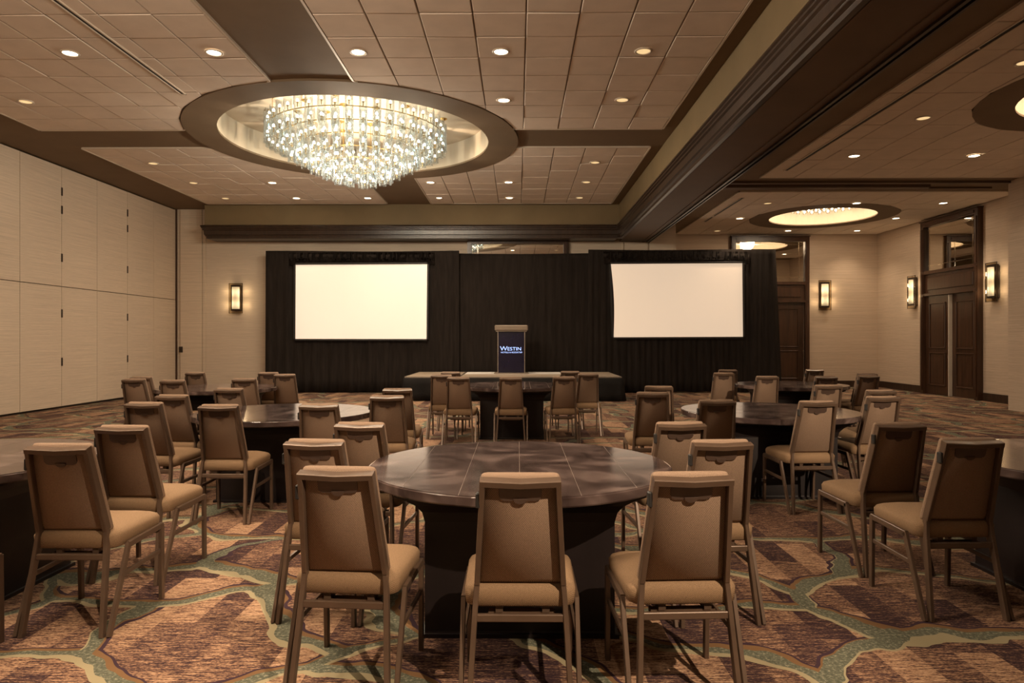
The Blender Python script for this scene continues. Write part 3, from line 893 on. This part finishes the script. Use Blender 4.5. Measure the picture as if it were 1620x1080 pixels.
# ------------------------------------------------------------------ doors with mirrored transoms
def door_set(name, loc, rz, w, z_leaf, z_panel, z_mir, ztop, label, leaves=True):
    """built in the local xz plane, facing -y"""
    d = empty(name, loc, rz); tag(d, label, kind='structure')
    h = w / 2; j = 0.13
    f = MB()
    for s in (-1, 1):
        a, b_ = sorted((s * h, s * (h - j)))
        f.box(a, b_, -0.10, 0.04, 0, ztop)
        c0, c1 = sorted((s * (h - 0.03), s * (h - j + 0.03)))
        for za, zb in ((0.1, z_leaf - 0.02), (z_leaf + 0.06, z_panel - 0.04), (z_panel + 0.03, ztop - 0.2)):
            f.box(c0, c1, -0.125, -0.10, za, zb)
    f.box(-h + j, h - j, -0.10, 0.04, ztop - 0.15, ztop)
    f.box(-h + j, h - j, -0.125, -0.10, ztop - 0.11, ztop - 0.04)
    f.box(-h - 0.02, h + 0.02, -0.13, 0.04, ztop, ztop + 0.03)
    f.box(-h + j, h - j, -0.09, 0.04, z_panel - 0.06, z_panel + 0.03)
    f.box(-h + j, h - j, -0.09, 0.04, z_leaf, z_leaf + 0.07)
    f.build('door_frame', M['wood'], d)
    p = MB().box(-h + j, h - j, -0.03, 0.03, z_leaf + 0.07, z_panel - 0.06)
    p.cbox(-h + j + 0.12, h - j - 0.12, -0.055, -0.02, z_leaf + 0.16, z_panel - 0.15, 0.012)
    p.build('transom_panel', M['wood'], d)
    mz0, mz1 = z_panel + 0.03, ztop - 0.15
    MB().box(-h + j, h - j, -0.02, 0.02, mz0, mz1).build('mirror', M['mirror'], d)
    b = MB()
    for s in (-1, 1):
        x = s * (h - j - 0.17); b.box(x - 0.012, x + 0.012, -0.028, -0.02, mz0, mz1)
    zz = mz0 + (0.15 if mz1 - mz0 > 0.7 else 0.06)
    b.box(-h + j, h - j, -0.028, -0.02, zz - 0.012, zz + 0.012)
    b.box(-h + j, h - j, -0.028, -0.02, mz1 - 0.1, mz1 - 0.085)
    b.build('mirror_bevel', M['bevelglass'], d)
    if leaves:
        lw = (w - 2 * j) / 2
        for s in (-1, 1):
            x0, x1 = (-lw + 0.01, -0.015) if s < 0 else (0.015, lw - 0.01)
            yy = 0.0 if s < 0 else 0.05
            L = MB().box(x0, x1, yy - 0.02, yy + 0.03, 0.01, z_leaf - 0.01).build('door_leaf', M['wood'], d)
            for za, zb in ((0.25, 1.16), (1.26, z_leaf - 0.2)):
                q = MB(); a, b_ = x0 + 0.16, x1 - 0.16
                for bx in ((a, b_, za, za + 0.035), (a, b_, zb - 0.035, zb), (a, a + 0.035, za, zb), (b_ - 0.035, b_, za, zb)):
                    q.cbox(bx[0], bx[1], yy - 0.045, yy - 0.015, bx[2], bx[3], 0.008)
                q.box(a + 0.09, b_ - 0.09, yy - 0.028, yy - 0.015, za + 0.09, zb - 0.09)
                q.build('leaf_panel', M['wood'], L)
        MB().box(-0.016, 0.008, -0.06, 0.06, 0.01, z_leaf - 0.02).build('astragal', M['trimlight'], d)
        MB().box(-0.045, -0.02, -0.05, -0.02, 1.0, 1.12).build('lock_plate', M['steel'], d)
    return d
door_set('door_1', (XR - 0.04, 18.16, 0), PI / 2 + PI, 2.40, 2.72, 3.38, 0, 4.78, 'dark wood double doors with mirrored transom in the side wall')
door_set('door_2', (8.04, YR - 0.04, 0), 0, 2.46, 2.70, 3.32, 0, 4.78, 'dark wood doors with mirrored transom partly behind the black drape')
door_set('door_3', (0.0, YB - 0.04, 0), 0, 2.92, 2.6, 3.2, 0, 4.44, 'mirrored transom frame peeking over the black drape', False)

# ------------------------------------------------------------------ wall sconces and switch
def sconce(loc, rz, label, h=0.88):
    s = empty('wall_sconce', loc, rz); tag(s, label, 'wall light', 'glass wall sconces')
    k = h / 0.88
    MB().cbox(-0.15, 0.15, -0.025, 0.0, -0.36 * k, 0.36 * k, 0.006).build('back_plate', M['bronze'], s)
    MB().box(-0.20, 0.20, -0.115, -0.107, -0.44 * k, 0.44 * k).build('glass_plate', M['sconceglass'], s)
    e = MB()
    for bx in ((-0.20, -0.188, -0.44, 0.44), (0.188, 0.20, -0.44, 0.44), (-0.20, 0.20, -0.44, -0.428), (-0.20, 0.20, 0.428, 0.44)):
        e.box(bx[0], bx[1], -0.118, -0.104, bx[2] * k, bx[3] * k)
    e.box(-0.142, -0.128, -0.125, -0.02, -0.35 * k, 0.38 * k).box(0.128, 0.142, -0.125, -0.02, -0.35 * k, 0.38 * k)
    e.box(-0.14, 0.14, -0.13, -0.02, 0.33 * k, 0.39 * k).box(-0.14, 0.14, -0.13, -0.02, -0.36 * k, -0.32 * k)
    e.build('frame', M['bronze'], s)
    q = MB(); n = 10
    for a, b_ in ((-0.31, 0.33),):
        L = []
        for z in (a * k, b_ * k):
            L.append([(0.115 * math.cos(PI + PI * i / n), -0.10 + 0.065 * math.sin(PI + PI * i / n), z) for i in range(n + 1)])
        q.loft(L)
    q.build('shade', M['sconce'], s, True)
    for sx in (-0.26, 0.26):
        for zz in (-0.2, 0.2):
            point('sconce_lamp', (sx, -0.17, zz * k), 1.6, s, 0.05, (1.0, 0.72, 0.40))
sconce((-8.2, YB - 0.0, 2.71), 0, 'glass wall sconce between the partition and the black drape')
sconce((9.77, YR - 0.0, 2.92), 0, 'glass wall sconce on the far bay wall beside the draped door', 0.95)
sconce((XR, 19.85, 2.88), -PI / 2, 'glass wall sconce beside the double doors, on their far side', 0.95)
sconce((XR, 16.52, 2.89), -PI / 2, 'glass wall sconce beside the double doors, on their near side', 0.95)
sw = empty('light_switch', (-9.83 + 0.0, YB - 0.05, 1.22)); tag(sw, 'small dark switch plate on the strip beside the partition', 'switch')
MB().cbox(-0.055, 0.055, -0.014, 0, -0.085, 0.085, 0.004).build('plate', M['switch'], sw)
MB().box(-0.03, 0.03, -0.02, -0.012, -0.02, 0.03).build('rocker', M['bronze'], sw)

# ------------------------------------------------------------------ tables
TR, TZ = 0.86, 0.79
def make_table(loc, label, first=[None]):
    if first[0]:
        r = copy_tree(first[0], kid_map()); r.location = loc; tag(r, label); return r
    t = empty('round_table', loc); first[0] = t
    tag(t, label, 'table', 'round banquet tables')
    n = 72
    circ = lambda r, z: [(r * math.cos(2 * PI * i / n), r * math.sin(2 * PI * i / n), z) for i in range(n)]
    top = MB().loft([circ(TR - 0.02, TZ - 0.055), circ(TR - 0.004, TZ - 0.052), circ(TR, TZ - 0.045), circ(TR, TZ - 0.008), circ(TR - 0.004, TZ - 0.003)]).build('tabletop', M['top'], t)
    MB().cyl(0, 0, TZ - 0.004, TZ - 0.0015, TR - 0.006, 72).build('seam_layer', M['groove'], top)
    pw = 0.282
    for k in range(-3, 4):
        x0, x1 = (k - 0.5) * pw + 0.0011 + 0.141, (k + 0.5) * pw - 0.0011 + 0.141
        x0, x1 = max(x0, -TR + 0.004), min(x1, TR - 0.004)
        if x1 - x0 < 0.02: continue
        up = []
        for i in range(13):
            x = x0 + (x1 - x0) * i / 12; up.append((x, math.sqrt(max(0, (TR - 0.0035) ** 2 - x * x))))
        poly = up + [(x, -y) for x, y in reversed(up)]
        MB().loft([[(x, y, TZ - 0.003) for x, y in poly], [(x, y, TZ) for x, y in poly]]).build('top_panel', M['top'], top)
    # square pedestal whose sides flare out to the rim
    L = []
    for z, a in ((0.0, 0.485), (0.03, 0.48), (0.58, 0.48), (0.63, 0.492), (0.67, 0.52), (0.705, 0.57), (0.725, 0.63), (0.735, 0.70)):
        q = []
        for (sx, sy) in ((-1, -1), (1, -1), (1, 1), (-1, 1)):
            b_ = min(a, 0.56)
            q.append((sx * a * (0.86 if a > 0.66 else 1), sy * b_, z))
        L.append(q)
    MB().loft(L).build('pedestal', M['pedestal'], t)
    MB().box(-0.50, 0.50, -0.50, 0.50, 0.0, 0.02).build('foot_plate', M['pedestal'], t)
    return t
TABLES = [((0.01, 3.93, 0), 'whole round dark table nearest the viewer, before the three front chairs'),
          ((-2.31, 6.77, 0), 'middle-row round table between the front table and the partition'),
          ((-4.50, 10.2, 0), 'farthest round table on the partition side of the hall'),
          ((-0.09, 10.8, 0), 'round table directly in front of the stage and lectern'),
          ((2.54, 6.95, 0), 'middle-row round table toward the door wall'),
          ((4.38, 11.0, 0), 'farthest round table toward the double doors'),
          ((-3.45, 4.03, 0), 'round table cut off by the picture edge on the partition side'),
          ((3.52, 4.08, 0), 'round table cut off by the picture edge on the door side')]
for loc, lab in TABLES: make_table(loc, lab)

# ------------------------------------------------------------------ chairs
def make_chair():
    c = empty('banquet_chair'); tag(c, 'chair', 'chair', 'tan banquet chairs')
    F = M['frame']
    foot, kink, topp = (0.205, -0.255, 0.0), (0.174, -0.165, 0.52), (0.146, -0.285, 0.955)
    for s in (-1, 1):
        m = lambda p: (s * p[0], p[1], p[2])
        MB().bar([m(foot), m((0.180, -0.175, 0.44)), m(kink)], 0.022, 0.036).build('leg', F, c)                       # rear leg
        MB().bar([m(kink), m(topp)], 0.022, 0.046).build('back_post', F, c)
        MB().bar([m((0.236, -0.25, 0.0)), m((0.236, -0.075, 0.425))], 0.02, 0.034).build('brace', F, c)              # slanted second rear member
        MB().bar([m((0.236, -0.085, 0.418)), m((0.236, 0.262, 0.428))], 0.02, 0.034).build('side_rail', F, c)
        MB().bar([m((0.236, 0.256, 0.435)), m((0.234, 0.265, 0.0))], 0.022, 0.034).build('leg', F, c)                 # front leg
        MB().bar([m((0.234, -0.135, 0.275)), m((0.234, 0.255, 0.285))], 0.014, 0.024).build('stretcher', F, c)
    MB().bar([(-0.185, -0.188, 0.385), (0.185, -0.188, 0.385)], 0.018, 0.03, (0, 1, 0)).build('cross_bar', F, c)
    MB().bar([(-0.225, 0.24, 0.405), (0.225, 0.24, 0.405)], 0.018, 0.03, (0, 1, 0)).build('cross_bar', F, c)
    MB().box(-0.13, 0.14, -0.14, -0.10, 0.350, 0.39).box(-0.10, -0.07, -0.15, 0.2, 0.39, 0.43).box(0.09, 0.12, -0.15, 0.2, 0.39, 0.43).build('seat_bracket', F, c)
    # seat cushion
    L = []
    for z, ins, dy in ((0.418, 0.012, 0), (0.426, 0.0, 0), (0.482, -0.004, 0), (0.500, 0.006, 0), (0.512, 0.028, 0), (0.520, 0.075, 0), (0.524, 0.13, 0)):
        q = rrect(0.226 - ins, 0.222 - ins, 0.05 - ins * 0.25 if ins < 0.1 else 0.03, 4, 0, 0.055)
        L.append([(x * (1.0 + 0.02 * (y / 0.22)), y, z + 0.012 * (1 - ((y - 0.055) / 0.222) ** 2 if ins > 0.03 else 0)) for x, y in q])
    MB().loft(L).build('seat', M['fabric'], c, True)
    # back in the tilted plane of the posts
    k = Vector((0, -0.165, 0.52)); t = Vector((0, -0.285, 0.955)); d = (t - k); ln = d.length; d.normalize()
    nrm = Vector((0, d.z, -d.y))                       # toward the sitter
    P = lambda u, v, w: tuple(k + d * v + nrm * w + Vector((u, 0, 0)))
    half = lambda v: 0.174 + (0.146 - 0.174) * v / ln
    def outline(ins, v0, v1, r=0.03):
        pts = []
        for (u, v) in ((1, v0), (1, v1), (-1, v1), (-1, v0)):
            for i in range(5):
                a = {(1, v0): -PI / 2, (1, v1): 0, (-1, v1): PI / 2, (-1, v0): PI}[(u, v)] + PI / 2 * i / 4
                vv = (v0 + r if v == v0 else v1 - r) + r * math.sin(a)
                uu = u * (half(vv) - ins - r) + r * math.cos(a)
                pts.append((uu, vv))
        return pts
    L = []
    for w, ins, a, b_, r in ((0.006, 0.012, 0.004, ln - 0.03, 0.02), (0.014, 0.009, 0.0, ln - 0.02, 0.02), (0.024, -0.008, -0.02, ln + 0.006, 0.016), (0.044, -0.009, -0.022, ln + 0.012, 0.016), (0.054, 0.0, -0.012, ln + 0.009, 0.018), (0.060, 0.03, 0.02, ln - 0.02, 0.03)):
        L.append([P(u, v, w) for u, v in outline(ins, a, b_, r)])
    MB().loft(L).build('backrest', M['fabric2'], c, True)
    m = MB().bar([P(-0.157, ln - 0.006, 0.0), P(0.0, ln - 0.012, -0.004), P(0.157, ln - 0.006, 0.0)], 0.046, 0.028, tuple(nrm))
    m.build('top_rail', F, c)
    # handle plate with a half-round tab
    a = 0.083; v1 = ln - 0.018; v0 = v1 - 0.070
    pts = [(-a, v1), (-a, v0 + 0.02), (-a + 0.006, v0 + 0.007), (-a + 0.02, v0), (-0.03, v0), (0.03, v0), (a - 0.02, v0), (a - 0.006, v0 + 0.007), (a, v0 + 0.02), (a, v1)]
    hp = MB().loft([[P(u, v, 0.007) for u, v in pts], [P(u, v, 0.0005) for u, v in pts]]).build('handle_plate', M['plate'], c)
    tb = [(0.027 * math.cos(PI * i / 10), v0 + 0.010 - 0.021 * math.sin(PI * i / 10)) for i in range(11)]
    MB().loft([[P(u, v, 0.004) for u, v in tb], [P(u, v, -0.005) for u, v in tb]]).build('pull_tab', M['plate'], hp)
    MB().cbox(-0.174, -0.158, -0.285, -0.250, 0.845, 0.905, 0.004).build('bumper', M['rubber'], c)
    return c
chair0 = make_chair()
KID = kid_map()
P1, D1 = 'on the partition side', 'on the door side'
CH = [
 # nearest table
 (-0.72, 3.06, -4, 'front row chair before the nearest table, on the partition side of three'),
 (0.01, 2.93, 0, 'middle of the three front row chairs, back squarely to the viewer'),
 (0.67, 2.96, 3, 'front row chair before the nearest table, on the door side of three'),
 (-1.04, 3.84, -5, 'chair directly behind the front row chair on the partition side'),
 (1.04, 3.84, 5, 'chair directly behind the front row chair on the door side'),
 (-0.97, 4.58, -6, 'third and farthest chair along the partition side of the nearest table'),
 (1.01, 4.62, 6, 'third and farthest chair along the door side of the nearest table'),
 # middle-row table, partition side
 (-2.42, 5.78, 0, 'chair in front of the middle-row table on the partition half, dark pedestal beside it'),
 (-3.12, 5.98, -4, 'nearest chair along the partition side of the middle-row table'),
 (-3.27, 6.76, -6, 'second chair along the partition side of the middle-row table'),
 (-3.10, 7.64, -6, 'farthest chair on the partition side of the middle-row table, peeking over it'),
 (-1.63, 5.86, 0, 'chair against the middle-row table rim facing the bright screen reflection'),
 (-1.25, 6.68, 5, 'nearer of two chairs on the aisle side of the partition-half table'),
 (-1.32, 7.62, 5, 'farther of two chairs on the aisle side of the partition-half table'),
 # far table, partition side
 (-5.15, 9.43, -5, 'nearer chair beside the folding partition at the farthest partition-side table'),
 (-5.34, 9.96, -6, 'chair half hidden behind the one closest to the folding partition'),
 (-4.51, 9.16, 0, 'chair at the near edge of the farthest partition-side table'),
 (-5.20, 11.28, -4, 'chair beyond the farthest partition-side table, below the wall sconce strip'),
 (-3.74, 9.54, 3, 'near chair toward the aisle at the farthest partition-side table'),
 (-4.06, 11.30, 4, 'chair by the edge of the black drape, partly hidden'),
 (-3.60, 10.72, 5, 'chair standing clear against the black drape below the screen'),
 # table before the stage
 (-1.13, 10.55, -4, 'second chair on the partition side of the stage-front table'),
 (-0.83, 9.92, -2, 'nearest chair on the partition side of the stage-front table'),
 (-0.10, 9.92, 0, 'chair squarely in front of the stage-front table, below the lectern'),
 (0.65, 10.02, 2, 'nearest chair on the door side of the stage-front table'),
 (1.08, 10.93, 4, 'second chair on the door side of the stage-front table'),
 (-1.08, 11.46, -4, 'chair closest to the stage on the partition side, mostly hidden'),
 (0.86, 11.70, 4, 'chair closest to the stage on the door side, mostly hidden'),
 # middle-row table, door side
 (1.73, 6.24, 2, 'chair at the near edge of the door-side middle-row table, toward the aisle'),
 (1.37, 7.12, -4, 'nearer of two aisle chairs at the door-side middle-row table'),
 (1.63, 8.03, -6, 'farther of two aisle chairs at the door-side middle-row table'),
 (2.56, 6.16, 4, 'chair at the near edge of the door-side table with seat fully visible'),
 (3.36, 6.64, 7, 'brightly lit chair nearest along the door side of the middle-row table'),
 (3.77, 7.46, 8, 'brightly lit chair just behind another on the door side of the middle-row table'),
 (3.59, 8.25, 6, 'chair beyond the door-side middle-row table, seen over its top'),
 # far table, door side
 (3.31, 11.20, -4, 'chair on the drape side of the farthest door-side table, nearer of two'),
 (3.72, 12.32, -4, 'chair on the drape side of the farthest door-side table, farther of two'),
 (3.62, 10.20, 0, 'chair before the farthest door-side table, toward the aisle'),
 (5.28, 12.50, 4, 'chair beyond the farthest door-side table, below the draped door'),
 (4.44, 10.17, 3, 'chair before the middle of the farthest door-side table'),
 (5.18, 10.45, 6, 'chair on the outer side of the farthest door-side table, nearer of two'),
 (5.50, 11.12, 6, 'chair on the outer side of the farthest door-side table, farther of two'),
 # edge tables
 (-2.30, 3.68, 0, 'large chair nearest the viewer at the cut-off partition-side table'),
 (-2.40, 4.42, -3, 'second chair at the cut-off partition-side table, just behind the first'),
 (-2.80, 3.10, 0, 'chair mostly outside the picture edge on the partition side'),
 (2.40, 3.92, 2, 'shaded chair nearest the viewer at the cut-off door-side table'),
 (2.39, 4.60, 4, 'shaded second chair at the cut-off door-side table, behind the nearest'),
]
for i, (x, y, h, lab) in enumerate(CH):
    o = chair0 if i == 0 else copy_tree(chair0, KID)
    o.location = (x, y, 0); o.rotation_euler = (0, 0, math.radians(h)); o['label'] = lab
